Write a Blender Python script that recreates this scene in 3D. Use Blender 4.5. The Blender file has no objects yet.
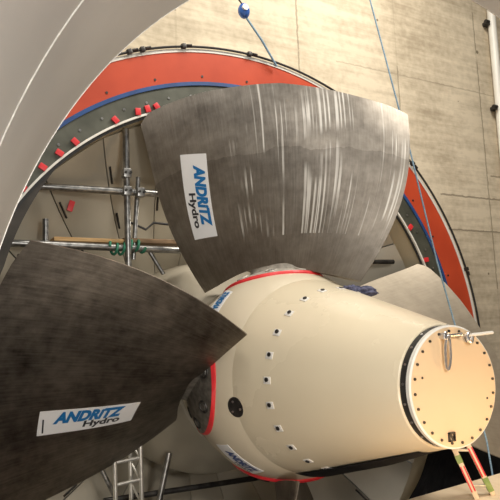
import bpy, bmesh, math, random
from mathutils import Vector, Matrix, Euler, noise
random.seed(5)
S = bpy.context.scene
COL = S.collection
PI = math.pi
rad = math.radians

# ------------------------------------------------------------------ helpers
class MB:
    def __init__(s): s.v = []; s.f = []; s.uv = None
    def add(s, vs, fs):
        o = len(s.v); s.v += [tuple(v) for v in vs]; s.f += [tuple(i + o for i in f) for f in fs]
        return s
    def box(s, c, size, rot=None, bev=0):
        bm = bmesh.new(); bmesh.ops.create_cube(bm, size=1)
        for v in bm.verts: v.co = Vector((v.co.x * size[0], v.co.y * size[1], v.co.z * size[2]))
        if bev: bmesh.ops.bevel(bm, geom=bm.edges[:], offset=bev, segments=2, affect='EDGES', profile=.6)
        M = rot.to_4x4() if rot is not None else Matrix.Identity(4)
        bm.verts.ensure_lookup_table(); bm.verts.index_update()
        vs = [Vector(c) + (M @ v.co) for v in bm.verts]
        fs = [[v.index for v in f.verts] for f in bm.faces]
        bm.free(); return s.add(vs, fs)
    def tube(s, pts, r, n=12, cap=True):
        pts = [Vector(p) for p in pts]; rings = []
        t0 = (pts[1] - pts[0]).normalized()
        up = Vector((0, 0, 1)) if abs(t0.z) < .9 else Vector((1, 0, 0))
        a = t0.cross(up).normalized()
        vs = []; fs = []
        for i, p in enumerate(pts):
            t = (pts[min(i + 1, len(pts) - 1)] - pts[max(i - 1, 0)]).normalized()
            a = (a - t * a.dot(t)).normalized(); b = t.cross(a)
            rr = r[i] if isinstance(r, (list, tuple)) else r
            for k in range(n):
                q = 2 * PI * k / n; vs.append(p + a * (rr * math.cos(q)) + b * (rr * math.sin(q)))
        for i in range(len(pts) - 1):
            for k in range(n):
                fs.append((i * n + k, i * n + (k + 1) % n, (i + 1) * n + (k + 1) % n, (i + 1) * n + k))
        if cap:
            fs.append(tuple(range(n - 1, -1, -1))); fs.append(tuple((len(pts) - 1) * n + k for k in range(n)))
        return s.add(vs, fs)
    def torus(s, c, nrm, R, r, n=24, m=8):
        nrm = Vector(nrm).normalized(); q = nrm.to_track_quat('Z', 'Y')
        vs = []; fs = []
        for i in range(n):
            a = 2 * PI * i / n
            for j in range(m):
                b = 2 * PI * j / m
                vs.append(Vector(c) + q @ Vector(((R + r * math.cos(b)) * math.cos(a), (R + r * math.cos(b)) * math.sin(a), r * math.sin(b))))
        for i in range(n):
            for j in range(m):
                fs.append((i * m + j, ((i + 1) % n) * m + j, ((i + 1) % n) * m + (j + 1) % m, i * m + (j + 1) % m))
        return s.add(vs, fs)
    def lathe(s, prof, n=128, a0=0, a1=2 * PI, closed=False):
        """profile of (axial x, radius) turned round the runner axis"""
        full = abs(a1 - a0 - 2 * PI) < 1e-6; m = n if full else n + 1
        vs = []; fs = []
        for i in range(m):
            a = a0 + (a1 - a0) * i / n
            for x, R in prof: vs.append((x, R * math.sin(a), R * math.cos(a)))
        k = len(prof)
        for i in range(n):
            j = (i + 1) % m
            for q in range(k if closed else k - 1):
                q2 = (q + 1) % k
                fs.append((i * k + q, i * k + q2, j * k + q2, j * k + q))
        if not full and closed:
            fs.append(tuple(range(k))); fs.append(tuple(n * k + q for q in range(k - 1, -1, -1)))
        return s.add(vs, fs)
    def cyl(s, c, d, r, h, n=16, r2=None, cham=0):
        """short cylinder whose base is at c, along direction d"""
        c = Vector(c); d = Vector(d).normalized(); r2 = r if r2 is None else r2
        if cham: return s.tube([c, c + d * (h - cham), c + d * h], [r, r2, r2 - cham], n)
        return s.tube([c, c + d * h], [r, r2], n)
    def build(s, name, mat, parent=None, smooth=True, sharp=40):
        me = bpy.data.meshes.new(name); me.from_pydata(s.v, [], s.f); me.update()
        bm = bmesh.new(); bm.from_mesh(me); bmesh.ops.recalc_face_normals(bm, faces=bm.faces)
        if smooth:
            for f in bm.faces: f.smooth = True
            for e in bm.edges:
                if len(e.link_faces) == 2 and e.calc_face_angle(0) > rad(sharp): e.smooth = False
        bm.to_mesh(me); bm.free()
        me.materials.append(mat)
        o = bpy.data.objects.new(name, me); COL.objects.link(o)
        if parent is not None: o.parent = parent
        return o

def thing(name, label, cat, loc=(0, 0, 0), group=None):
    o = bpy.data.objects.new(name, None); COL.objects.link(o); o.empty_display_size = .1
    o.location = loc; return tag(o, label, cat, group)
def tag(o, label, cat, group=None):
    o['label'] = label; o['category'] = cat
    if group: o['group'] = group
    return o
def struct(o, label=None, cat=None):
    o['kind'] = 'structure'
    if label: o['label'] = label
    if cat: o['category'] = cat
    return o

# ------------------------------------------------------------------ materials
def mat(name, c1, c2=None, rough=.5, metal=0., scale=4., stretch=(1, 1, 1), bump=0., detail=6, lo=.35, hi=.65, coord='Object', spec=.5, rvar=0.):
    m = bpy.data.materials.new(name); m.use_nodes = True
    N = m.node_tree.nodes; L = m.node_tree.links; b = N['Principled BSDF']
    b.inputs['Base Color'].default_value = (*c1, 1); b.inputs['Roughness'].default_value = rough
    b.inputs['Metallic'].default_value = metal; b.inputs['Specular IOR Level'].default_value = spec
    tc = N.new('ShaderNodeTexCoord'); mp = N.new('ShaderNodeMapping'); mp.inputs['Scale'].default_value = stretch
    L.new(tc.outputs[coord], mp.inputs['Vector'])
    nz = N.new('ShaderNodeTexNoise'); nz.inputs['Scale'].default_value = scale; nz.inputs['Detail'].default_value = detail
    L.new(mp.outputs[0], nz.inputs['Vector'])
    if c2:
        rp = N.new('ShaderNodeValToRGB'); rp.color_ramp.elements[0].position = lo; rp.color_ramp.elements[1].position = hi
        rp.color_ramp.elements[0].color = (*c1, 1); rp.color_ramp.elements[1].color = (*c2, 1)
        L.new(nz.outputs['Fac'], rp.inputs[0]); L.new(rp.outputs[0], b.inputs['Base Color'])
    if bump:
        bp = N.new('ShaderNodeBump'); bp.inputs['Strength'].default_value = bump; bp.inputs['Distance'].default_value = .01
        L.new(nz.outputs['Fac'], bp.inputs['Height']); L.new(bp.outputs[0], b.inputs['Normal'])
    if rvar:
        mr = N.new('ShaderNodeMapRange'); mr.inputs['To Min'].default_value = rough - rvar; mr.inputs['To Max'].default_value = rough + rvar
        L.new(nz.outputs['Fac'], mr.inputs['Value']); L.new(mr.outputs[0], b.inputs['Roughness'])
    return m

def node_math(N, L, op, a, b=None, c=None):
    n = N.new('ShaderNodeMath'); n.operation = op
    for i, x in enumerate((a, b, c)):
        if x is None: continue
        if isinstance(x, (int, float)): n.inputs[i].default_value = x
        else: L.new(x, n.inputs[i])
    return n.outputs[0]

def concrete(name, base, dark, y_axis='Y'):
    m = bpy.data.materials.new(name); m.use_nodes = True
    N = m.node_tree.nodes; L = m.node_tree.links; b = N['Principled BSDF']; b.inputs['Roughness'].default_value = .85
    b.inputs['Specular IOR Level'].default_value = .2
    tc = N.new('ShaderNodeTexCoord'); sp = N.new('ShaderNodeSeparateXYZ'); L.new(tc.outputs['Object'], sp.inputs[0])
    y = sp.outputs[y_axis]; z = sp.outputs['Z']
    M = lambda *a: node_math(N, L, *a)
    # board marks: noise drawn out along the boards
    mp = N.new('ShaderNodeMapping'); mp.inputs['Scale'].default_value = (.6, .6, 7) ; L.new(tc.outputs['Object'], mp.inputs[0])
    n1 = N.new('ShaderNodeTexNoise'); n1.inputs['Scale'].default_value = 1.6; n1.inputs['Detail'].default_value = 8; n1.inputs['Roughness'].default_value = .65
    L.new(mp.outputs[0], n1.inputs['Vector'])
    n2 = N.new('ShaderNodeTexNoise'); n2.inputs['Scale'].default_value = .9; n2.inputs['Detail'].default_value = 8; L.new(tc.outputs['Object'], n2.inputs['Vector'])
    n3 = N.new('ShaderNodeTexNoise'); n3.inputs['Scale'].default_value = 14; n3.inputs['Detail'].default_value = 6; L.new(tc.outputs['Object'], n3.inputs['Vector'])
    s = M('ADD', M('MULTIPLY', n1.outputs['Fac'], .45), M('MULTIPLY', n2.outputs['Fac'], .45))
    s = M('ADD', s, M('MULTIPLY', n3.outputs['Fac'], .22))
    rp = N.new('ShaderNodeValToRGB'); e = rp.color_ramp.elements
    e[0].position = .42; e[0].color = (*dark, 1); e[1].position = .64; e[1].color = (*base, 1)
    L.new(s, rp.inputs[0])
    # formwork joints
    wob = M('MULTIPLY', M('SUBTRACT', n3.outputs['Fac'], .5), .03)
    fy = M('FRACT', M('DIVIDE', M('ADD', M('ADD', y, wob), 29 - .885), 1.45))
    dy = M('MULTIPLY', M('MINIMUM', fy, M('SUBTRACT', 1., fy)), 1.45)
    ly = M('LESS_THAN', dy, .011)
    def hl(z0, ymin, w=.011):
        d = M('ABSOLUTE', M('SUBTRACT', M('ADD', z, wob), z0)); l = M('LESS_THAN', d, w)
        return M('MULTIPLY', l, M('GREATER_THAN', y, ymin))
    lz = M('MAXIMUM', hl(2.23, 3.85), hl(1.915, 2.9)); lz = M('MAXIMUM', lz, hl(1.48, 2.42)); lz = M('MAXIMUM', lz, M('MULTIPLY', hl(3.36, 1.4, .009), .5))
    gap = M('GREATER_THAN', n2.outputs['Fac'], .44)
    ln = M('MAXIMUM', M('MULTIPLY', ly, M('ADD', .12, M('MULTIPLY', gap, .38))), M('MULTIPLY', lz, .6))
    # tie holes and pits
    vo = N.new('ShaderNodeTexVoronoi'); vo.inputs['Scale'].default_value = 2.2; L.new(tc.outputs['Object'], vo.inputs['Vector'])
    pit = M('LESS_THAN', vo.outputs['Distance'], .055)
    ln = M('MAXIMUM', ln, M('MULTIPLY', pit, .8))
    mx = N.new('ShaderNodeMix'); mx.data_type = 'RGBA'; L.new(ln, mx.inputs['Factor']); L.new(rp.outputs[0], mx.inputs['A'])
    mx.inputs['B'].default_value = (dark[0] * .35, dark[1] * .33, dark[2] * .3, 1)
    L.new(mx.outputs['Result'], b.inputs['Base Color'])
    bp = N.new('ShaderNodeBump'); bp.inputs['Strength'].default_value = .35; bp.inputs['Distance'].default_value = .02
    L.new(M('SUBTRACT', s, M('MULTIPLY', ln, .6)), bp.inputs['Height']); L.new(bp.outputs[0], b.inputs['Normal'])
    return m

def blade_metal(name, c_dark, c_light, scratch, rough=.42, metal=.85, seed=0.):
    """ground steel: grind marks run out along the blade (uv u = chord, v = span in metres)"""
    m = bpy.data.materials.new(name); m.use_nodes = True
    N = m.node_tree.nodes; L = m.node_tree.links; b = N['Principled BSDF']
    b.inputs['Metallic'].default_value = metal
    M = lambda *a: node_math(N, L, *a)
    tc = N.new('ShaderNodeTexCoord')
    def nz(sx, sy, sc, det=6, off=0.):
        mp = N.new('ShaderNodeMapping'); mp.inputs['Scale'].default_value = (sx, sy, 1); mp.inputs['Location'].default_value = (off + seed, off, 0)
        L.new(tc.outputs['UV'], mp.inputs[0]); n = N.new('ShaderNodeTexNoise'); n.inputs['Scale'].default_value = sc; n.inputs['Detail'].default_value = det
        n.inputs['Roughness'].default_value = .6
        L.new(mp.outputs[0], n.inputs['Vector']); return n.outputs['Fac']
    fine = nz(26, 1.3, 3); broad = nz(1.6, 1.2, 2, 8, 3.1); blot = nz(5, 4, 3, 8, 7.7)
    s = M('ADD', M('MULTIPLY', fine, .26), M('ADD', M('MULTIPLY', broad, .46), M('MULTIPLY', blot, .28)))
    rp = N.new('ShaderNodeValToRGB'); e = rp.color_ramp.elements
    e[0].position = .36; e[0].color = (*c_dark, 1); e[1].position = .62; e[1].color = (*c_light, 1); L.new(s, rp.inputs[0])
    col = rp.outputs[0]
    sp = N.new('ShaderNodeSeparateXYZ'); L.new(tc.outputs['UV'], sp.inputs[0]); u, v = sp.outputs['X'], sp.outputs['Y']
    if scratch:
        st = nz(38, .22, 1.7, 1, 1.7); st2 = nz(2.0, .9, 1.6, 2, 5.3)
        a = M('MULTIPLY', M('SUBTRACT', st, .545), 13); a = M('MINIMUM', M('MAXIMUM', a, 0), 1)
        c = M('MULTIPLY', M('SUBTRACT', st2, .46), 9); c = M('MINIMUM', M('MAXIMUM', c, 0), 1)
        reg = M('MULTIPLY', M('GREATER_THAN', u, .48), M('GREATER_THAN', v, 1.15))
        fac = M('MULTIPLY', M('MULTIPLY', a, c), M('MULTIPLY', reg, scratch))
        mx = N.new('ShaderNodeMix'); mx.data_type = 'RGBA'; L.new(fac, mx.inputs['Factor']); L.new(col, mx.inputs['A'])
        mx.inputs['B'].default_value = (.80, .78, .73, 1); col = mx.outputs['Result']
        L.new(M('SUBTRACT', metal, M('MULTIPLY', fac, metal)), b.inputs['Metallic'])
    if scratch:      # outer zone ground brighter, with a ragged border
        zone = M('GREATER_THAN', M('ADD', v, M('MULTIPLY', broad, .25)), 2.03)
        hs = N.new('ShaderNodeHueSaturation'); L.new(col, hs.inputs['Color']); L.new(M('ADD', .94, M('MULTIPLY', zone, .22)), hs.inputs['Value']); col = hs.outputs[0]
    L.new(col, b.inputs['Base Color'])
    L.new(M('ADD', rough - .1, M('MULTIPLY', s, .22)), b.inputs['Roughness'])
    bp = N.new('ShaderNodeBump'); bp.inputs['Strength'].default_value = .12; bp.inputs['Distance'].default_value = .01
    L.new(fine, bp.inputs['Height']); L.new(bp.outputs[0], b.inputs['Normal'])
    return m

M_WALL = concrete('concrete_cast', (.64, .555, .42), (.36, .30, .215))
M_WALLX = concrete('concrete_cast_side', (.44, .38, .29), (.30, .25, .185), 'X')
M_FLOOR = mat('concrete_floor', (.07, .062, .052), (.11, .10, .085), .85, scale=2)
M_TUBE = mat('tube_primer_grey', (.49, .475, .455), (.57, .555, .53), .45, .35, scale=1.2, stretch=(1, 1, 1), bump=.05, rvar=.06)
M_WELD = mat('weld_bead', (.74, .72, .67), (.58, .56, .52), .45, .2, scale=60, bump=.3)
M_ORANGE = mat('orange_red_lead', (.46, .052, .016), (.53, .066, .021), .5, scale=3, bump=.05)
M_BLUE = mat('blue_paint', (.014, .05, .17), (.02, .075, .24), .45, scale=6)
M_OLIVE = mat('flange_dark_olive', (.065, .068, .052), (.105, .108, .085), .5, .3, scale=5)
M_WHITE = mat('white_paint', (.72, .70, .64), (.80, .78, .72), .5, scale=8)
M_BLACK = mat('black_rubber', (.012, .012, .013), (.022, .021, .02), .55, scale=20)
M_RED = mat('red_tape', (.62, .02, .03), (.72, .035, .04), .45, scale=10)
M_VANE = mat('vane_beige', (.39, .355, .285), (.47, .43, .35), .42, .2, scale=1.4, rvar=.05)
M_CHAMBER = mat('chamber_cream', (.55, .47, .33), (.62, .54, .39), .45, .1, scale=1.5)
M_HUB = mat('hub_cream_paint', (.62, .545, .41), (.65, .575, .44), .26, 0, scale=1.2, spec=.5, rvar=.04)
M_CONE = mat('cone_cream_paint', (.685, .60, .44), (.71, .625, .465), .27, 0, scale=1.1, spec=.5, rvar=.04)
M_PLATE = mat('plate_cream_paint', (.72, .53, .325), (.75, .555, .35), .5, 0, scale=3)
M_BOLT = mat('bright_bolt', (.50, .50, .52), (.72, .70, .68), .28, .95, scale=30)
M_POCKET = mat('bolt_pocket_white', (.72, .70, .66), None, .5)
M_DARKMETAL = mat('dark_steel', (.035, .033, .032), (.08, .075, .07), .45, .7, scale=12)
M_GALV = mat('galvanised_steel', (.20, .20, .195), (.38, .375, .36), .36, .9, scale=18, rvar=.08)
M_ALU = mat('aluminium', (.62, .60, .55), (.74, .72, .66), .38, .7, scale=16)
M_WOOD = mat('plank_wood', (.42, .25, .10), (.58, .38, .18), .75, scale=5, stretch=(8, 1, 8), bump=.2)
M_WOODD = mat('old_plank_wood', (.16, .10, .055), (.28, .18, .10), .8, scale=5, stretch=(8, 1, 8), bump=.2)
M_PLY = mat('pale_plywood', (.78, .62, .42), (.84, .69, .49), .6, scale=3, stretch=(1, 6, 1), bump=.05)
M_STICK = mat('sticker_white', (.82, .82, .82), None, .35)
M_INK = mat('ink_blue', (.012, .16, .42), None, .4)
M_INKD = mat('ink_dark', (.03, .03, .035), None, .4)
M_INKN = mat('ink_navy', (.012, .05, .22), None, .4)
M_ROPE = mat('blue_rope', (.14, .25, .36), (.28, .41, .52), .6, scale=90)
M_ROPEP = mat('violet_rope', (.17, .16, .44), (.28, .27, .55), .6, scale=90)
M_GREEN = mat('green_rope', (.02, .16, .09), (.05, .26, .15), .7, scale=60)
M_GTAPE = mat('green_tape', (.20, .30, .07), (.30, .38, .12), .5, scale=20)
M_RAG = mat('navy_cloth', (.03, .032, .065), (.11, .115, .19), .9, scale=40, bump=.6)
M_BALL = mat('blue_plastic', (.03, .09, .36), (.05, .14, .45), .25, scale=5)
M_PIPEW = mat('white_conduit', (.80, .78, .72), (.86, .84, .78), .4, scale=5)
M_SHADE = mat('shade_sheet', (.008, .008, .009), (.016, .015, .015), .8, scale=9, bump=.2, spec=.15)  # black that stands in for shadow, on the flange sheet and hub strip
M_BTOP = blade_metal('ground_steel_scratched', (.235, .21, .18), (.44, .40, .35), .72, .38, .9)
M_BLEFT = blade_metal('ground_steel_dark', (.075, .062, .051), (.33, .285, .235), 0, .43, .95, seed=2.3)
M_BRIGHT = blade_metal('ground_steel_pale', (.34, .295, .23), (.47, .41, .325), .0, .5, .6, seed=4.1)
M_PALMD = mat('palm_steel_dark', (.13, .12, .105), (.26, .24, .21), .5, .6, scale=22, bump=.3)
M_CRESCENT = mat('crescent_shade_dark', (.035, .03, .025), (.06, .052, .043), .75, scale=6)  # shade colour for the crescent on the ring's inner left
M_PALM = mat('palm_steel', (.46, .43, .38), (.66, .62, .55), .45, .4, scale=22, bump=.3)

# ------------------------------------------------------------------ runner blade surface
CT = [1.38625, -0.05938, -0.2118, 0.02918, 0.46142, -0.0488, -0.05734, 0.02755]
CL = [-0.13421, 0.04051, 0.11674, 0.03437, -0.4831, 0.09274, 0.0165, -0.05985]
def poly(c, r):
    x = r - 1.7; return (c[0] + c[1] * x + c[2] * x * x + c[3] * x ** 3, c[4] + c[5] * x + c[6] * x * x + c[7] * x ** 3)
def lerp_tab(tab, t):
    for (a, va), (b, vb) in zip(tab, tab[1:]):
        if t <= b: 
            q = (t - a) / (b - a); return va + (vb - va) * q
    return tab[-1][1]
RTIP = [(0, 2.438), (0.022, 2.482), (0.044, 2.504), (0.121, 2.514), (0.233, 2.519), (0.378, 2.507), (0.523, 2.499), (0.668, 2.456), (0.817, 2.414), (0.932, 2.388), (1, 2.355)]
RROOT = [(0, .816), (.08, .832), (.16, .858), (.24, .882), (.33, .90), (.41, .905), (.48, .893), (.55, .87), (.65, .838), (.75, .815), (.88, .795), (1, .784)]
def bpoint(r, t):
    sT, aT = poly(CT, r); sL, aL = poly(CL, r)
    x = sL + (sT - sL) * t + .07 * 4 * t * (1 - t); a = aL + (aT - aL) * t
    return Vector((x, r * math.sin(a), r * math.cos(a)))
def bnormal(r, t):
    e = 1e-3; du = bpoint(r, t + e) - bpoint(r, t - e); dv = bpoint(r + e, t) - bpoint(r - e, t)
    n = du.cross(dv).normalized()
    return n if n.x > 0 else -n            # the downstream face
def thick(r, t):
    q = max(0., min(1., (r - .8) / 1.7)); base = .15 * (1 - q) ** 1.3 + .035
    return .010 + base * (max(0., 4 * t * (1 - t)) ** .6)
NT, NR = 56, 44
def blade_mesh():
    vs = []; uv = []
    for side in (0, 1):
        for i in range(NT + 1):
            t = .5 - .5 * math.cos(PI * i / NT) if False else i / NT
            r0 = lerp_tab(RROOT, t); r1 = lerp_tab(RTIP, t)
            for j in range(NR + 1):
                r = r0 + (r1 - r0) * j / NR
                p = bpoint(r, t)
                if side: p = p - bnormal(r, t) * thick(r, t)
                vs.append(p); uv.append((t * 1.6, r))
    k = NR + 1; off = (NT + 1) * k; fs = []
    for i in range(NT):
        for j in range(NR):
            a = i * k + j
            fs.append((a, a + 1, a + k + 1, a + k)); b = a + off; fs.append((b, b + k, b + k + 1, b + 1))
    for i in range(NT):
        for j in (0, NR):
            a = i * k + j; fs.append((a, a + k, a + k + off, a + off))
    for j in range(NR):
        for i in (0, NT):
            a = i * k + j; fs.append((a, a + 1, a + 1 + off, a + off))
    me = bpy.data.meshes.new('blade_body'); me.from_pydata([tuple(v) for v in vs], [], fs); me.update()
    ul = me.uv_layers.new(name='UVMap')
    for lp in me.loops: ul.data[lp.index].uv = uv[lp.vertex_index]
    bm = bmesh.new(); bm.from_mesh(me); bmesh.ops.recalc_face_normals(bm, faces=bm.faces)
    for f in bm.faces: f.smooth = True
    for e in bm.edges:
        if len(e.link_faces) == 2 and e.calc_face_angle(0) > rad(35): e.smooth = False
    bm.to_mesh(me); bm.free(); return me
SC, SR = .62, .852                                  # hub sphere centre and radius
def hub_z(x, y): return math.sqrt(max(.01, SR * SR - (x - SC) ** 2 - y * y))
PX, PR = .46, .44                                   # trunnion axis and radius
def palm_mb():
    m = MB(); vs = []; fs = []; n = 64; rings = [.0001, .1, .2, .3, .37, .41, .435]
    for k, q in enumerate(rings):
        for i in range(n):
            a = 2 * PI * i / n; x = PX + q * math.cos(a); y = q * math.sin(a)
            vs.append((x, y, hub_z(x, y) + .016))
    for i in range(n):
        a = 2 * PI * i / n; x = PX + .44 * math.cos(a); y = .44 * math.sin(a); vs.append((x, y, hub_z(x, y) - .03))
    for k in range(len(rings)):
        for i in range(n): fs.append((k * n + i, k * n + (i + 1) % n, (k + 1) * n + (i + 1) % n, (k + 1) * n + i))
    m.add(vs, fs); return m
def neck_mb():
    m = MB(); vs = []; fs = []; n = 40; L = 8
    d = Vector((1.35, .80, 0)).normalized(); e = Vector((-d.y, d.x, 0))
    for k in range(L):
        q = k / (L - 1); z = .74 + .24 * q; hl = .30 - .04 * q; hw = .10 * (1 - q) ** 2 + .04
        c = bpoint(z, .47); c0 = Vector((c.x, c.y, z)); nn = bnormal(z, .47); c0 = c0 - nn * .05
        for i in range(n):
            a = 2 * PI * i / n; p = c0 + d * (hl * math.cos(a)) + e * (hw * math.sin(a)); vs.append(p)
    for k in range(L - 1):
        for i in range(n): fs.append((k * n + i, k * n + (i + 1) % n, (k + 1) * n + (i + 1) % n, (k + 1) * n + i))
    fs.append(tuple(range(n))); fs.append(tuple((L - 1) * n + i for i in range(n)))
    return m.add(vs, fs)
def tape_mb():
    m = MB(); vs = []; fs = []; n = 72
    for i in range(n):
        a = 2 * PI * i / n
        for q, h in ((.428, .010), (.431, .022), (.449 + .005 * math.sin(5 * a), .010), (.449 + .005 * math.sin(5 * a), -.004)):
            x = PX + q * math.cos(a); y = q * math.sin(a); vs.append((x, y, hub_z(x, y) + h))
    for i in range(n):
        for k in range(3):
            j = (i + 1) % n; fs.append((i * 4 + k, j * 4 + k, j * 4 + k + 1, i * 4 + k + 1))
    return m.add(vs, fs)

def text_mesh(body, shear, offset):
    cu = bpy.data.curves.new('lettering', 'FONT'); cu.body = body; cu.shear = shear; cu.offset = offset; cu.resolution_u = 4
    cu.fill_mode = 'FRONT'
    o = bpy.data.objects.new('lettering', cu); COL.objects.link(o)
    bpy.context.view_layer.update()
    me = bpy.data.meshes.new_from_object(o.evaluated_get(bpy.context.evaluated_depsgraph_get()))
    bpy.data.objects.remove(o); bpy.data.curves.remove(cu)
    bm = bmesh.new(); bm.from_mesh(me); bmesh.ops.triangulate(bm, faces=bm.faces)
    bmesh.ops.remove_doubles(bm, verts=bm.verts, dist=1e-4)
    xs = [v.co.x for v in bm.verts]; ys = [v.co.y for v in bm.verts]
    a, b, c, d = min(xs), max(xs), min(ys), max(ys)
    bm.verts.index_update()
    vs = [((v.co.x - a) / (b - a), (v.co.y - c) / (d - c)) for v in bm.verts]
    fs = [[v.index for v in f.verts] for f in bm.faces]; bm.free(); bpy.data.meshes.remove(me)
    return vs, fs
T_AND = text_mesh('ANDRiTZ', .22, .058); T_HYD = text_mesh('Hydro', .06, .034)
def sticker(surf, parent, boxes, bar=False, ink=None, flat=False):
    """surf(u, v, h) -> point h above the surface; boxes give where each word sits on the sticker"""
    m = MB(); nu, nv = 24, 8
    for s_, h in ((0, .003), (1, .0005)):
        m.v += [tuple(surf(i / nu, j / nv, h)) for i in range(nu + 1) for j in range(nv + 1)]
    k = nv + 1
    for i in range(nu):
        for j in range(nv):
            a = i * k + j; m.f.append((a, a + 1, a + k + 1, a + k)); b = a + (nu + 1) * k; m.f.append((b, b + k, b + k + 1, b + 1))
    o2 = (nu + 1) * k
    for i in range(nu):
        for j in (0, nv): a = i * k + j; m.f.append((a, a + k, a + k + o2, a + o2))
    for j in range(nv):
        for i in (0, nu): a = i * k + j; m.f.append((a, a + 1, a + 1 + o2, a + o2))
    st = m.build('sticker', M_STICK, parent, smooth=False); st['label'] = 'white sticker with blue and black lettering'
    for (vs, fs), mt, (u0, u1, v0, v1), lab in ((T_AND, ink or M_INK, boxes[0], 'blue lettering'), (T_HYD, M_INKD, boxes[1], 'black lettering')):
        t = MB().add([surf(u0 + (u1 - u0) * x, v0 + (v1 - v0) * y, .0062) for x, y in vs], fs)
        to = t.build('lettering', mt, parent if flat else st, smooth=False); to['label'] = lab
    if bar:
        b = MB().add([surf(u, v, .0062) for u, v in ((.045, .1), (.06, .1), (.05, .68), (.035, .68))], [(0, 1, 2, 3)])
        b.build('black_bar', M_INKD, parent if flat else st, smooth=False)
    return st
def bilin(c, u, v): return [((1 - u) * a + u * b) * (1 - v) + ((1 - u) * d + u * e) * v for a, b, e, d in zip(*c)]

hub = thing('turbine_runner', 'turbine runner with cream tapered hub and four broad steel blades', 'turbine runner', (0, 0, 0))
ME_BLADE = blade_mesh()
def make_blade(deg, label, metal):
    R = Matrix.Rotation(rad(-deg), 4, 'X')           # about the runner axis
    me = ME_BLADE.copy(); me.materials.append(metal)
    root = bpy.data.objects.new('runner_blade', me); COL.objects.link(root); root.parent = hub; root['label'] = label
    root.rotation_euler = (rad(-deg), 0, 0)
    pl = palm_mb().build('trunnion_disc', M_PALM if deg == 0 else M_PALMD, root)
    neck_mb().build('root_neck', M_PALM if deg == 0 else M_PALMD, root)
    tp = tape_mb().build('seal_tape', M_RED, root); tp['label'] = 'red sealing tape round the blade root'
    for i in range(8):
        a = 2 * PI * i / 8 + .2; x = PX + .345 * math.cos(a); y = .345 * math.sin(a)
        c = Vector((x, y, hub_z(x, y) + .012)); d = Vector((x - SC, y, c.z)).normalized()
        MB().cyl(c, d, .030, .012, 20, cham=.004).build('trunnion_bolt', M_GALV, root)
        MB().torus(c + d * .006, d, .044, .008).build('bolt_collar', M_DARKMETAL if deg else M_PALM, root)
    return root

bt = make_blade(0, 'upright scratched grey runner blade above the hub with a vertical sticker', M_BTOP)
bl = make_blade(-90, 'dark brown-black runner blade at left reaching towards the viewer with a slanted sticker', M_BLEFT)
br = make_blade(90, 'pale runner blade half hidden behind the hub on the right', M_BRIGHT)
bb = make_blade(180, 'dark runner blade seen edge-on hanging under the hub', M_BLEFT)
def blade_surf(corners):
    def f(u, v, h):
        r, t = bilin(corners, u, v); return bpoint(r, t) + bnormal(r, t) * h
    return f
# corners as (span radius, chord fraction): bottom-left, bottom-right, top-right, top-left of the writing
sticker(blade_surf([(2.059, 0.119), (1.301, 0.088), (1.264, 0.195), (1.995, 0.218)]), bt, ((.13, .87, .46, .90), (.45, .87, .09, .42)), flat=True)
sticker(blade_surf([(1.999, 0.335), (1.306, 0.301), (1.266, 0.416), (1.984, 0.436)]), bl, ((.14, .85, .44, .93), (.45, .84, .07, .44)), bar=True, flat=True)

# ------------------------------------------------------------------ runner hub
def sph(x): return math.sqrt(SR * SR - (x - SC) ** 2)
prof = [(.0, .66), (.0, .715), (.012, .725), (.16, .725)] + [(x, sph(x)) for x in [.18 + (1.045 - .18) * i / 24 for i in range(25)]]
MB().lathe(prof, 144).build('hub_body', M_HUB, hub, sharp=25)
def rc(x): return .7365 - (x - 1.053) * .2905
MB().lathe([(1.0, .72), (1.02, .742), (1.050, rc(1.050))] + [(1.053 + (2.338 - 1.053) * i / 12, rc(1.053 + (2.338 - 1.053) * i / 12)) for i in range(1, 13)] + [(2.344, .356), (2.344, .30)], 144).build('nose_cone', M_CONE, hub, sharp=25)
sr = MB().lathe([(2.335, .30), (2.335, .350), (2.394, .350), (2.394, .30)], 128).build('seal_ring', M_BLACK, hub)
sr['label'] = 'black ring groove behind the end plate'
for i in range(20):
    a = 2 * PI * i / 20 + .1; c = (2.368, .348 * math.sin(a), .350 * math.cos(a))
    MB().cyl(c, (0, math.sin(a), math.cos(a)), .008, .006, 8).build('seal_stud', M_BOLT, sr)
rim = MB().lathe([(2.392, .30), (2.392, .351), (2.416, .351), (2.4225, .343), (2.4225, .30)], 128).build('plate_rim', M_WHITE, hub)
plate = MB().lathe([(2.40, .342), (2.4235, .340), (2.4240, .336), (2.4240, .0001)], 128).build('end_plate', M_PLATE, hub)
for i in range(24):
    a = rad(-3.5 + 15 * i); c = (2.4225, .318 * math.sin(a), .318 * math.cos(a))
    MB().cyl(c, (1, 0, 0), .0085, .009, 6).build('plate_bolt', M_DARKMETAL, plate)
for y, z in ((-.253, .066), (.259, -.09)):
    MB().cyl((2.4225, y, z), (1, 0, 0), .007, .004, 10).build('plate_plug', M_DARKMETAL, plate)
q = MB()
for (dy, dz, w, h) in ((-.021, 0, .008, .05), (.021, 0, .008, .05), (0, .021, .05, .008), (0, -.021, .05, .008)):
    q.box((2.43, -.065 + dy, -.276 + dz), (.014, w, h))
q.box((2.427, -.062, -.276), (.008, .012, .05), Euler((.6, 0, 0)).to_matrix()).build('plate_handle', M_DARKMETAL, plate)
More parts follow.
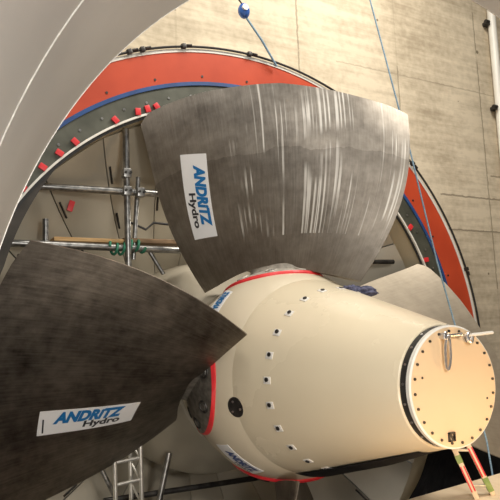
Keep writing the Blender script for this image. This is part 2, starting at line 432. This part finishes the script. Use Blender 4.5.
# socket screws round the cone: 24 at 15 degrees
sl = math.atan(.2845)
for i in range(24):
    a = rad(2 - 15 * i); x = 1.375; R = rc(x)
    rd = Vector((0, math.sin(a), math.cos(a))); n = (rd * math.cos(sl) + Vector((math.sin(sl), 0, 0))).normalized()
    tg = Vector((0, math.cos(a), -math.sin(a))); ax = tg.cross(n)
    c = Vector((x, 0, 0)) + rd * R
    Rm = Matrix((ax, tg, n)).transposed()
    p = MB().box(c, (.064, .050, .010), Rm, .004).build('screw_pocket', M_POCKET, hub)
    MB().cyl(c + n * .004 + tg * .005, n, .015, .008, 12).build('socket_screw', M_DARKMETAL, p)
# round cover plug low on the left
a = rad(-104); c = Vector((1.045, .736 * math.sin(a), .736 * math.cos(a))); n = (Vector((0, math.sin(a), math.cos(a))) + Vector((.40, 0, 0))).normalized()
cp = MB().cyl(c - n * .03, n, .075, .040, 28, cham=.006).build('cover_plug', M_DARKMETAL, hub); cp['label'] = 'dark round plug on the hub side'
for k in range(3):
    tq = n.orthogonal(); q_ = Matrix.Rotation(2 * PI * k / 3, 3, n) @ tq
    MB().cyl(c + n * .009 + q_ * .035, n, .009, .006, 8).build('plug_screw', M_BOLT, cp)
def hub_surf(pts):
    def f(u, v, h):
        x, a = bilin(pts, u, v); a = rad(a); R = sph(x)
        p = Vector((x, R * math.sin(a), R * math.cos(a))); n = (p - Vector((SC, 0, 0))).normalized(); return p + n * h
    return f
sticker(hub_surf([(.655, -125.5), (.70, -151), (.895, -148.5), (.82, -125.0)]), hub, ((.15, .92, .40, .88), (.50, .90, .08, .36)), ink=M_INKN)
sticker(hub_surf([(.53, -53), (.495, -35.0), (.69, -38.0), (.73, -54)]), hub, ((.12, .95, .30, .85), (.55, .92, .06, .26)))

# lifting tackle on the end plate
sh = thing('lifting_shackle', 'steel shackle with long hanging link on the end plate', 'shackle', (2.43, -.081, .285))
def loc(mb, name, m, parent):
    o = mb.build(name, m, parent); o.location = -Vector(parent.location); return o
loc(MB().cyl((2.42, -.081, .291), (1, 0, 0), .020, .045, 16), 'eye_bolt', M_BOLT, sh)
loc(MB().torus((2.462, -.081, .289), (1, .3, 0), .022, .008), 'eye_ring', M_BOLT, sh)
pts = []
for i in range(29):
    a = 2 * PI * i / 28; yy = .020 * math.cos(a); zz = .075 * math.sin(a) ; pts.append((2.462 + .01 * math.sin(a), -.078 + yy, .195 + zz + (.02 if zz > 0 else -.02)))
loc(MB().tube(pts, .0075, 8, cap=False), 'hanging_link', M_BOLT, sh)
loc(MB().tube([(2.465, -.06, .292), (2.465, .03, .295)], .010, 10).cyl((2.465, .025, .295), (0, 1, 0), .015, .012), 'shackle_pin', M_BOLT, sh)
ey = thing('eye_bolt', 'steel eye bolt near the top of the end plate, holding a pale rod', 'eye bolt', (2.43, .116, .277))
loc(MB().cyl((2.42, .116, .27), (1, 0, 0), .026, .02, 16), 'base_collar', M_BOLT, ey)
loc(MB().torus((2.458, .116, .272), (1, .2, .1), .026, .010), 'ring', M_BOLT, ey)
tag(MB().tube([(2.456, .088, .288), (2.456, .20, .291), (2.458, .315, .296)], .010, 10).build('steel_rod', M_WHITE), 'pale rod pushed through the eye bolt on the end plate', 'rod')

# rag
def blob(name, c, r, m, parent=None, seed=0, amp=.35, fr=18.):
    bm = bmesh.new(); bmesh.ops.create_icosphere(bm, subdivisions=4, radius=1)
    for v in bm.verts:
        d = v.co.normalized(); k = 1 + amp * noise.fractal(d * 2.2 + Vector((seed, 0, 0)), 1, 2, 4) + .10 * abs(noise.noise(d * 6 + Vector((0, seed, 0))))
        v.co = Vector(c) + Vector((d.x * r[0], d.y * r[1], d.z * r[2])) * k
    for f in bm.faces: f.smooth = True
    me = bpy.data.meshes.new(name); bm.to_mesh(me); bm.free(); me.materials.append(m)
    o = bpy.data.objects.new(name, me); COL.objects.link(o); o.parent = parent; return o
rag = thing('cloth_rag', 'crumpled navy blue rag lying on top of the hub', 'rag', (1.36, .205, .625))
for c, r, s_ in (((-.03, -.055, .0), (.07, .075, .045), 1), ((.02, .06, -.01), (.06, .085, .040), 5), ((0, 0, .0), (.05, .05, .035), 9)):
    blob('cloth_fold', c, r, M_RAG, rag, s_)

# ------------------------------------------------------------------ discharge ring round the runner
ring = thing('discharge_ring', 'round steel runner chamber ring with orange face and olive bolted flange', 'turbine ring', (0, 0, 0))
MB().lathe([(-.30, 2.50), (-.02, 2.50), (0, 2.515), (0, 2.705), (-.3, 2.705)], 192, closed=True).build('bolted_flange', M_OLIVE, ring, sharp=25)['label'] = 'dark olive flange with bolt holes'
MB().lathe([(-.2, 2.703), (.012, 2.703), (.012, 2.738), (-.2, 2.738)], 192, closed=True).build('blue_band', M_BLUE, ring)
MB().lathe([(-.28, 2.737), (.004, 2.737), (.026, 3.020), (-.28, 3.02)], 192, closed=True).build('orange_band', M_ORANGE, ring)['label'] = 'wide orange-red painted band'
MB().lathe([(-.28, 3.018), (.032, 3.018), (.032, 3.048), (-.28, 3.048)], 192, closed=True).build('outer_rim', M_WHITE, ring)
MB().lathe([(-.012, 2.496), (.010, 2.496), (.010, 2.514), (-.012, 2.514)], 192, closed=True).build('seal_strip', M_WHITE, ring)['label'] = 'thin white seal strip on the inner edge'
MB().lathe([(-.024, 2.472), (-.013, 2.472), (-.013, 2.498), (-.024, 2.498)], 192, closed=True).build('rubber_seal', M_BLACK, ring)
MB().lathe([(-.32, 2.497), (-.02, 2.497)], 192).build('chamber_lining', M_CHAMBER, ring)
for i in range(72):
    a = rad(5 * i + 3.2); d = Vector((0, math.sin(a), math.cos(a)))
    m = MB().cyl(Vector((0, 0, 0)) + d * 2.605, (1, 0, 0), .012, .006, 10)
    m.build('flange_bolt', M_GALV, ring)
for i in range(36):
    a = rad(10 * i + 1.5); d = Vector((0, math.sin(a), math.cos(a)))
    MB().cyl(d * 2.79 + Vector((.005, 0, 0)), (1, 0, 0), .012, .008, 8).build('band_bolt', M_DARKMETAL, ring)
for k, a in enumerate((-59, -52.4, -47, -42.8, -39, -29.6, -24.4, -22.2, -20.1, 46, 56, 65.4, 76)):
    a = rad(a); d = Vector((0, math.sin(a), math.cos(a))); t = Vector((0, math.cos(a), -math.sin(a)))
    Rm = Matrix((Vector((1, 0, 0)), t, d)).transposed() @ Matrix.Rotation(random.uniform(-.35, .35), 3, 'X')
    MB().box(d * 2.547 + Vector((.012, 0, 0)), (.022, .05, .064), Rm, .006).build('clamp_tab', M_RED, ring)
vs = []; fs = []; n = 40  # tapered dark crescent added for the shade on the ring's inner left
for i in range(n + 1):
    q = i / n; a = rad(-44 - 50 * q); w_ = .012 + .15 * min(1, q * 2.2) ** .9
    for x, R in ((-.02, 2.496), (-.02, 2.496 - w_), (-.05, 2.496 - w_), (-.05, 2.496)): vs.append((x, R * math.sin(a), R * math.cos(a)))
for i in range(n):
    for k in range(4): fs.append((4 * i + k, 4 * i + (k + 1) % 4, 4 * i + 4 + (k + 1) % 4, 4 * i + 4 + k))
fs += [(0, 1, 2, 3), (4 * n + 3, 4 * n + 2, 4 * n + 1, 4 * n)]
MB().add(vs, fs).build('shade_crescent', M_CRESCENT, ring)['label'] = 'dark crescent standing in for shade on the inner left edge'
# hose round the rim
hz = thing('rim_hose', 'dark hose clipped round the outer rim of the orange ring', 'hose', (0, 0, 0))
MB().torus((.045, 0, 0), (1, 0, 0), 3.064, .012, 192, 8).build('hose_run', M_BLACK, hz)
for a in (-21.7, -19.3, -11.5, 1.8, 24, 45.3, 71.8, -33, -45):
    a = rad(a); d = Vector((0, math.sin(a), math.cos(a))); t = Vector((0, math.cos(a), -math.sin(a)))
    Rm = Matrix((Vector((1, 0, 0)), t, d)).transposed()
    MB().box(d * 3.066 + Vector((.045, 0, 0)), (.05, .045, .045), Rm, .008).cyl(d * 3.07 + t * .03 + Vector((.06, 0, 0)), t, .012, .05, 8).build('hose_clip', M_DARKMETAL, hz)

# guide vanes closed into a cone behind the ring
K = .7
def vane_pt(R, a, h):
    a += rad(6) * (R - 1.65)
    n = Vector((1, 0, 0)) * .82 + Vector((0, -math.sin(a), -math.cos(a))) * .57
    return Vector((-.30 - K * (2.48 - R), R * math.sin(a), R * math.cos(a))) + n * h
CLOCK = {}
names_h = ['twelve', 'one', 'two', 'three', 'four', 'five', 'six', 'seven', 'eight', 'nine', 'ten', 'eleven']
for i in range(24):
    c = -28.5 + 15 * i; cl = ((c + 360) % 360) / 30; hh = int(round((cl - .05) * 2)) / 2
    h_ = int(hh) % 12; txt = ('half past ' + names_h[h_] + ' round the ring') if hh % 1 else (names_h[h_] + " o'clock round the ring")
    c = rad(c); w = rad(7.33); vs = []; nR = 10; nA = 6
    for side in (0, 1):
        for a_ in range(nA + 1):
            for r_ in range(nR + 1):
                R = 1.04 + (2.49 - 1.04) * r_ / nR; q = a_ / nA * 2 - 1
                bulge = .026 * (1 - q * q)
                vs.append(vane_pt(R, c + w * q, (bulge if side == 0 else -.07)))
    k = nR + 1; o2 = (nA + 1) * k; fs = []
    for a_ in range(nA):
        for r_ in range(nR):
            b_ = a_ * k + r_; fs += [(b_, b_ + 1, b_ + k + 1, b_ + k), (b_ + o2, b_ + o2 + k, b_ + o2 + k + 1, b_ + o2 + 1)]
    for a_ in range(nA):
        for r_ in (0, nR): b_ = a_ * k + r_; fs.append((b_, b_ + k, b_ + k + o2, b_ + o2))
    for r_ in range(nR):
        for a_ in (0, nA): b_ = a_ * k + r_; fs.append((b_, b_ + 1, b_ + 1 + o2, b_ + o2))
    g = thing('guide_vane', 'beige guide vane behind the runner at ' + txt, 'guide vane', (0, 0, 0), 'closed guide vanes behind the runner')
    MB().add(vs, fs).build('vane_leaf', M_VANE, g, sharp=30)
    for R0, R1 in ((1.72, 1.86), (2.12, 2.26)):
        MB().tube([vane_pt(R0, c - w + .012, .012), vane_pt(R1, c - w + .012, .012)], .010, 6).build('hinge_strip', M_DARKMETAL, g)
tag(MB().lathe([(-1.9, 1.10), (-1.1, 1.10), (-.8, 1.08), (-.55, 1.01), (-.32, .88), (-.1, .78), (-.015, .745), (-.015, .60)], 128).build('inner_fairing', M_VANE), 'beige round fairing between guide vanes and hub', 'fairing')

# ------------------------------------------------------------------ draft tube the viewer stands in
tube = thing('draft_tube', 'grey steel draft tube mouth curving across the upper left corner', 'steel tube', (2.39, 0, 0))
def rt(x): return 2.5645 + (x - 2.39) * .1858
t_ = MB().lathe([(2.39, rt(2.39)), (6.6, rt(6.6)), (6.6, rt(6.6) + .03), (2.39, rt(2.39) + .03)], 192, closed=True); loc(t_, 'tube_shell', M_TUBE, tube)
loc(MB().lathe([(3.197, rt(3.197) - .0005), (3.199, rt(3.199) - .004), (3.204, rt(3.204) - .004), (3.206, rt(3.206) - .0005)], 192), 'weld_seam', M_WELD, tube)
loc(MB().lathe([(2.382, rt(2.39) + .001), (2.382, rt(2.39) + .03), (2.392, rt(2.39) + .03), (2.392, rt(2.39) - .003)], 192, closed=True), 'mouth_edge', M_WELD, tube)

# ------------------------------------------------------------------ concrete pit
def wall_back():
    m = MB(); n = 160; vs = []; fs = []
    for x in (-.24, -.6):
        for i in range(n):
            a = 2 * PI * i / n + PI / n; d = Vector((math.sin(a), math.cos(a)))
            Y, Z0, Z1 = 6.0, -4.0, 6.5
            k = min(Y / abs(d.x) if abs(d.x) > 1e-6 else 1e9, (Z1 / d.y if d.y > 0 else Z0 / d.y))
            vs.append((x, 3.0 * d.x, 3.0 * d.y)); vs.append((x, k * d.x, k * d.y))
    for s_ in (0, 1):
        o = s_ * 2 * n
        for i in range(n): j = (i + 1) % n; fs.append((o + 2 * i, o + 2 * i + 1, o + 2 * j + 1, o + 2 * j))
    for i in range(n):
        j = (i + 1) % n; fs.append((2 * i, 2 * j, 2 * n + 2 * j, 2 * n + 2 * i))
    return m.add(vs, fs)
struct(wall_back().build('wall_back', M_WALL, smooth=False))
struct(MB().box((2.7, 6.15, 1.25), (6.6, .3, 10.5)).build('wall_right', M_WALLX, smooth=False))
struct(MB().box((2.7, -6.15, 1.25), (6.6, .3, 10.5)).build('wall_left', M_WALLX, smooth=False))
struct(MB().box((2.7, 0, -4.1), (6.6, 12.6, .2)).build('floor', M_FLOOR, smooth=False))

# white conduit on the wall
cd = thing('wall_conduit', 'white vertical conduit pipe clipped to the concrete at far right', 'pipe', (-.2, 4.06, 2.6))
loc(MB().tube([(-.17, 4.05, -3.5), (-.17, 4.06, 2), (-.17, 4.09, 6)], .055, 16), 'pipe_run', M_PIPEW, cd)
for z in (4.36, 3.16, 1.4):
    loc(MB().box((-.2, 4.04, z), (.08, .16, .05), None, .01).cyl((-.15, 3.98, z), (0, -1, 0), .03, .06, 10), 'pipe_clip', M_DARKMETAL, cd)

# ------------------------------------------------------------------ scaffold in the chamber
def tube_thing(name, pts, r, m, label, cat, group=None):
    return tag(MB().tube(pts, r, 14).build(name, m), label, cat, group)
GS = 'scaffold tubes inside the ring'
tube_thing('scaffold_tube', [(-0.230, -1.896, 1.632), (-0.230, -0.783, 1.647)], .032, M_GALV, 'upper horizontal scaffold tube left of the upright blade', 'scaffold tube', GS)
tube_thing('scaffold_tube', [(-0.230, -2.165, 1.143), (-0.230, -0.400, 1.119)], .032, M_GALV, 'lower horizontal scaffold tube under the old planks', 'scaffold tube', GS)
tube_thing('scaffold_tube', [(-0.180, -1.092, -0.150), (-0.180, -1.105, 2.215)], .029, M_GALV, 'tall vertical scaffold pole left of the upright blade', 'scaffold tube', GS)
tube_thing('scaffold_tube', [(-0.300, -1.013, 1.033), (-0.280, -0.960, 1.801)], .022, M_GALV, 'short upright scaffold tube beside the tall pole', 'scaffold tube', GS)
tube_thing('scaffold_tube', [(-0.250, -1.791, 1.158), (-0.250, -1.791, 1.359)], .026, M_GALV, 'stubby scaffold post on the lower tube at far left', 'scaffold tube', GS)
tube_thing('scaffold_tube', [(-0.250, -0.879, 1.110), (-0.250, -0.745, 0.899)], .018, M_GALV, 'thin slanting tube below the planks', 'scaffold tube', GS)
tube_thing('scaffold_tube', [(-.50, -1.25, -1.075), (-.50, .62, -1.12)], .026, M_DARKMETAL, 'dark low horizontal scaffold tube under the hub', 'scaffold tube', GS)
tube_thing('scaffold_tube', [(-.42, -.66, -.73), (-.42, -.86, -1.48)], .028, M_GALV, 'slanting scaffold tube with pale end below the dark blade', 'scaffold tube', GS)
tube_thing('scaffold_tube', [(-0.180, 1.709, 1.047), (-0.180, 1.997, 1.052)], .026, M_DARKMETAL, 'dark tube stub between upright blade and pale blade', 'scaffold tube', GS)
GC = 'couplers on the scaffold'
for (y, z, lab) in ((-1.107, 1.794, 'pale coupler on the tall pole above the upper tube'), (-1.107, 1.632, 'coupler where the tall pole crosses the upper tube'), (-0.983, 1.627, 'coupler joining the short upright to the upper tube')):
    r_ = thing('scaffold_coupler', lab, 'coupler', (-.17, y, z), GC)
    o = MB().box((0, 0, 0), (.09, .075, .085), None, .014).build('coupler_body', M_GALV, r_)
    for s_ in (-1, 1): MB().cyl((.045, .022 * s_, .0), (1, 0, 0), .012, .02, 6).build('coupler_nut', M_DARKMETAL, r_)
pts = []
for i in range(60):
    q = i / 59; a = q * 2 * PI * 5; pts.append((-.225 + .05 * math.cos(a), -1.263 + 0.326 * q, 1.133 + .05 * math.sin(a) - .02 * math.sin(q * PI * 2)))
tag(MB().tube(pts, .012, 6).build('tied_rope', M_GREEN), 'green rope wound round the lower scaffold tube', 'rope')
tag(MB().box((-0.360, -1.408, 1.196), (.20, .62, .035), None, .004).build('scaffold_plank', M_WOOD), 'fresh yellowish plank end on the lower scaffold tube', 'plank', 'planks on the scaffold')
tag(MB().box((-0.360, -0.732, 1.206), (.20, .76, .04), None, .004).build('scaffold_plank', M_WOODD), 'old brown plank on the lower scaffold tube', 'plank', 'planks on the scaffold')
pts = [(-0.400, -1.028, 1.334), (-0.400, -0.999, 1.392), (-0.400, -0.853, 1.334), (-0.400, -0.775, 1.402), (-0.400, -0.610, 1.392)]
tag(MB().tube(pts, .012, 6).build('black_cable', M_BLACK), 'loose black cable above the old plank', 'cable')
tag(MB().box((-0.472, -1.530, 1.531), (.012, .05, .10), Euler((-.3, 0, 0)).to_matrix(), .003).build('red_marker', M_RED), 'small red marker patch on a beige guide vane', 'marker')

# aluminium ladder frame low on the left
ld = thing('ladder_frame', 'aluminium ladder frame standing below the dark left blade', 'ladder', (-.17, -1.12, -2.2))
for (x, y) in ((-.14, -1.245), (-.14, -1.02), (-.27, -1.07)):
    loc(MB().tube([(x, y + .01, -math.sqrt(2.475 ** 2 - y * y)), (x, y - .01, -.46)], .020, 10), 'rail', M_ALU, ld)
for k in range(7):
    z = -.68 - .178 * k
    loc(MB().tube([(-.14, -1.245, z - .01), (-.14, -1.02, z + .005)], .015, 8), 'rung', M_ALU, ld)
    loc(MB().tube([(-.27, -1.07, z + .125), (-.14, -1.02, z - .03)], .010, 8), 'brace', M_ALU, ld)
tube_thing('scaffold_tube', [(-.42, -1.33, -.70), (-.40, -1.18, -1.02)], .022, M_GALV, 'short slanting brace tube left of the ladder frame', 'scaffold tube', GS)

# ------------------------------------------------------------------ deck, ladder and added shade sheets at lower right
dk = thing('plywood_deck', 'pale plywood working deck below the hub nose', 'platform', (2.5, .7, -.8))
for k in range(3):
    loc(MB().box((2.02 + .62 * k, .75, -.82), (.60, 2.3, .04), Matrix.Rotation(0.088, 3, 'Z') @ Matrix.Identity(3), .004), 'deck_board', M_PLY, dk)
loc(MB().box((1.85, -.2, -.90), (.06, .06, .12)).box((3.1, -.2, -.90), (.06, .06, .12)).tube([(1.85, -.2, -.94), (3.1, -.2, -.94)], .03).tube([(1.85, 1.6, -.87), (3.1, 1.6, -.87)], .03), 'bearer', M_GALV, dk)
for (x, y) in ((1.9, -.2), (3.05, -.2), (1.9, 1.6), (3.05, 1.6)):
    zz = -math.sqrt(max(.1, rt(max(x, 2.39)) ** 2 - y * y)) + .02
    loc(MB().tube([(x, y, zz if x > 2.4 else -3.99), (x, y, -.85)], .025), 'leg', M_GALV, dk)
lr = thing('taped_ladder', 'narrow ladder with red and green taped rails leaning under the end plate', 'ladder', (1.96, .6, -.8))
for a, b, side in (((2.03, .545, -.80), (1.90, .41, -.30), 0), ((2.03, .70, -.80), (1.90, .53, -.28), 1)):
    A, B = Vector(a), Vector(b); d = (B - A).normalized(); Rm = d.to_track_quat('Z', 'Y').to_matrix()
    loc(MB().box((A + B) / 2, (.05, .032, (B - A).length), Rm, .004), 'rail', M_PLY, lr)
    segs = ((.05, .22, M_GTAPE), (.24, .60, M_RED)) if side else ((.10, .42, M_RED), (.46, .56, M_GTAPE))
    for f0, f1, mt in segs:
        for off in ((-.011, .011) if mt is M_RED else (0,)):
            c = A.lerp(B, (f0 + f1) / 2) + Rm @ Vector((.0, off, 0))
            loc(MB().box(c, (.056, .009 if mt is M_RED else .037, (f1 - f0) * (B - A).length), Rm, .001), 'tape_wrap', mt, lr)
for f in (.17, .62):
    A = Vector((2.03, .545, -.80)).lerp(Vector((1.90, .41, -.30)), f); B = Vector((2.03, .70, -.80)).lerp(Vector((1.90, .53, -.28)), f - .06)
    loc(MB().tube([A, B], .010, 10), 'rung', M_ALU, lr)
# black sheet added for the deep shadow on the lower right flange
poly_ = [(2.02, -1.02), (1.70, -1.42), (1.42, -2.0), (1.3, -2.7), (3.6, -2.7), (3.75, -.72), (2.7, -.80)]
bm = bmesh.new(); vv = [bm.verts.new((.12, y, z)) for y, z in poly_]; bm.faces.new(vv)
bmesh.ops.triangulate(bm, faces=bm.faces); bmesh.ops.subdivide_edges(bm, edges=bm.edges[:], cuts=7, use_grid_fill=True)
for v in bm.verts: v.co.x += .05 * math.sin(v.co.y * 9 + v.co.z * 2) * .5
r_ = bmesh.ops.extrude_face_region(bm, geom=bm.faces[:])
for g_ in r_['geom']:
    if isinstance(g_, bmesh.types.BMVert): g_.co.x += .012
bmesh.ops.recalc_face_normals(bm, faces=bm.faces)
me = bpy.data.meshes.new('shade_sheet'); bm.to_mesh(me); bm.free(); me.materials.append(M_SHADE)
o = bpy.data.objects.new('shade_sheet', me); COL.objects.link(o); tag(o, 'black sheet standing in for shadow at the lower right of the ring', 'sheet')
# black strip added for the dark shade band under the hub
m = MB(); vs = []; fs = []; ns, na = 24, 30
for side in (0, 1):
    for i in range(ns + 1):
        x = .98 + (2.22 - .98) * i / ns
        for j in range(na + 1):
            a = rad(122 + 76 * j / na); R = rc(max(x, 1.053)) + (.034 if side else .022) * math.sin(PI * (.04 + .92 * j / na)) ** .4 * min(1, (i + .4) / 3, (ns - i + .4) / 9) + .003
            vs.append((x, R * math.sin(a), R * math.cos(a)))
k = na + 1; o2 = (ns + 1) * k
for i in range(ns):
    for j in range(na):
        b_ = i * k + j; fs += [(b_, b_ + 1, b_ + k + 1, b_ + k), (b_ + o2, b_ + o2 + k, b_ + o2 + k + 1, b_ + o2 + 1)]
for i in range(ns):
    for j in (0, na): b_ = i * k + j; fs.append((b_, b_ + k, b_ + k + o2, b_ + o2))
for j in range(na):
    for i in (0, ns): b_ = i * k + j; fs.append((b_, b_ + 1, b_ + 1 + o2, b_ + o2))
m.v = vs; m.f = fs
tag(m.build('hub_shade_strip', M_SHADE), 'black strip standing in for the shade band close under the cream hub', 'shade strip')

# ------------------------------------------------------------------ ropes and lifeline
tag(MB().tube([(.85, .86, 4.9), (.85, .985, 3.43), (1.0, 1.205, 1.94), (1.1, 1.33, .91), (1.2, 1.384, .331), (1.42, 1.40, -.62), (1.52, 1.33, -.98), (1.6, 1.3, -1.4)], .0075, 8).build('hanging_rope', M_ROPE), 'thin blue rope hanging across the orange ring at right', 'rope')
ll = thing('lifeline_reel', 'blue fall-arrest reel with line above the orange ring', 'safety reel', (.15, -.007, 3.443))
blob('reel_case', (0, 0, 0), (.05, .058, .075), M_BALL, ll, 2, .03)
MB().tube([(0, -.012, .06), (0, -.07, .125), (0, -.5, .9)], .008, 8).build('anchor_line', M_DARKMETAL, ll)
MB().cyl((.03, -.012, .01), (1, .0, .1), .03, .03, 16).build('reel_badge', M_STICK, ll)
MB().tube([(0, .02, -.06), (-.02, .20, -.25), (-.08, .40, -.46)], .011, 8).build('lifeline', M_ROPE, ll)

# ------------------------------------------------------------------ lights
def area(name, loc_, to, size, power, col, spread=None):
    l = bpy.data.lights.new(name, 'AREA'); l.energy = power; l.color = col; l.shape = 'DISK'; l.size = size
    if spread: l.spread = rad(spread)
    o = bpy.data.objects.new(name, l); COL.objects.link(o); o.location = loc_
    o.rotation_euler = (Vector(to) - Vector(loc_)).to_track_quat('-Z', 'Y').to_euler(); return o
area('pit_floodlight', (2.2, 1.6, 5.6), (.4, .6, 1.2), 1.6, 222, (1.0, .93, .82))
area('pit_floodlight', (2.0, -1.4, 5.4), (.0, -.2, 1.5), 1.2, 95, (1.0, .94, .84))
area('chamber_fill_light', (-.20, -.30, 1.5), (-1.0, -.5, .2), .25, 4.0, (1.0, .92, .80))  # unseen fill added behind the upright blade to brighten the vanes
area('deck_fill_light', (3.05, -.35, -.74), (1.7, -.15, -.4), .2, 4.5, (1.0, .60, .26))  # small fill added for the warm glow on the hub underside
area('tube_floor_fill', (4.5, -1.9, -.9), (2.7, -1.9, -1.9), .4, 38, (1.0, .93, .84))  # added fill: brightens the tube floor, which lights the left blade from below
area('tube_fill_light', (5.7, -1.6, 1.3), (1.5, -.2, .2), .9, 98, (1.0, .95, .88))  # unseen soft fill added behind the viewer for the front faces
area('deck_work_light', (3.5, 1.45, -.45), (2.0, .1, -.3), .35, 14, (1.0, .62, .28))
w = bpy.data.worlds.new('pit_air'); S.world = w; w.use_nodes = True
w.node_tree.nodes['Background'].inputs[0].default_value = (.80, .84, .9, 1); w.node_tree.nodes['Background'].inputs[1].default_value = .12

# ------------------------------------------------------------------ camera
CAM_C = [4.96445, -2.75314, 0.38995]
CAM_R = [0.485366, 0.873417, -0.039526]
CAM_U = [0.12896, -0.026804, 0.991287]
CAM_F = [-0.864748, 0.486235, 0.125646]
CAM_FPX = 602.808
r = Vector(CAM_R); u = Vector(CAM_U); f = Vector(CAM_F)
cam = bpy.data.cameras.new('camera'); cam.sensor_width = 36; cam.lens = 36 * CAM_FPX / 500; cam.clip_start = .05
co = bpy.data.objects.new('camera', cam); COL.objects.link(co)
co.matrix_world = Matrix(((r.x, u.x, -f.x, CAM_C[0]), (r.y, u.y, -f.y, CAM_C[1]), (r.z, u.z, -f.z, CAM_C[2]), (0, 0, 0, 1)))
S.camera = co
S.view_settings.view_transform = 'Standard'; S.view_settings.look = 'None'; S.view_settings.gamma = 1
S.view_settings.use_curve_mapping = False; S.view_settings.exposure = 0
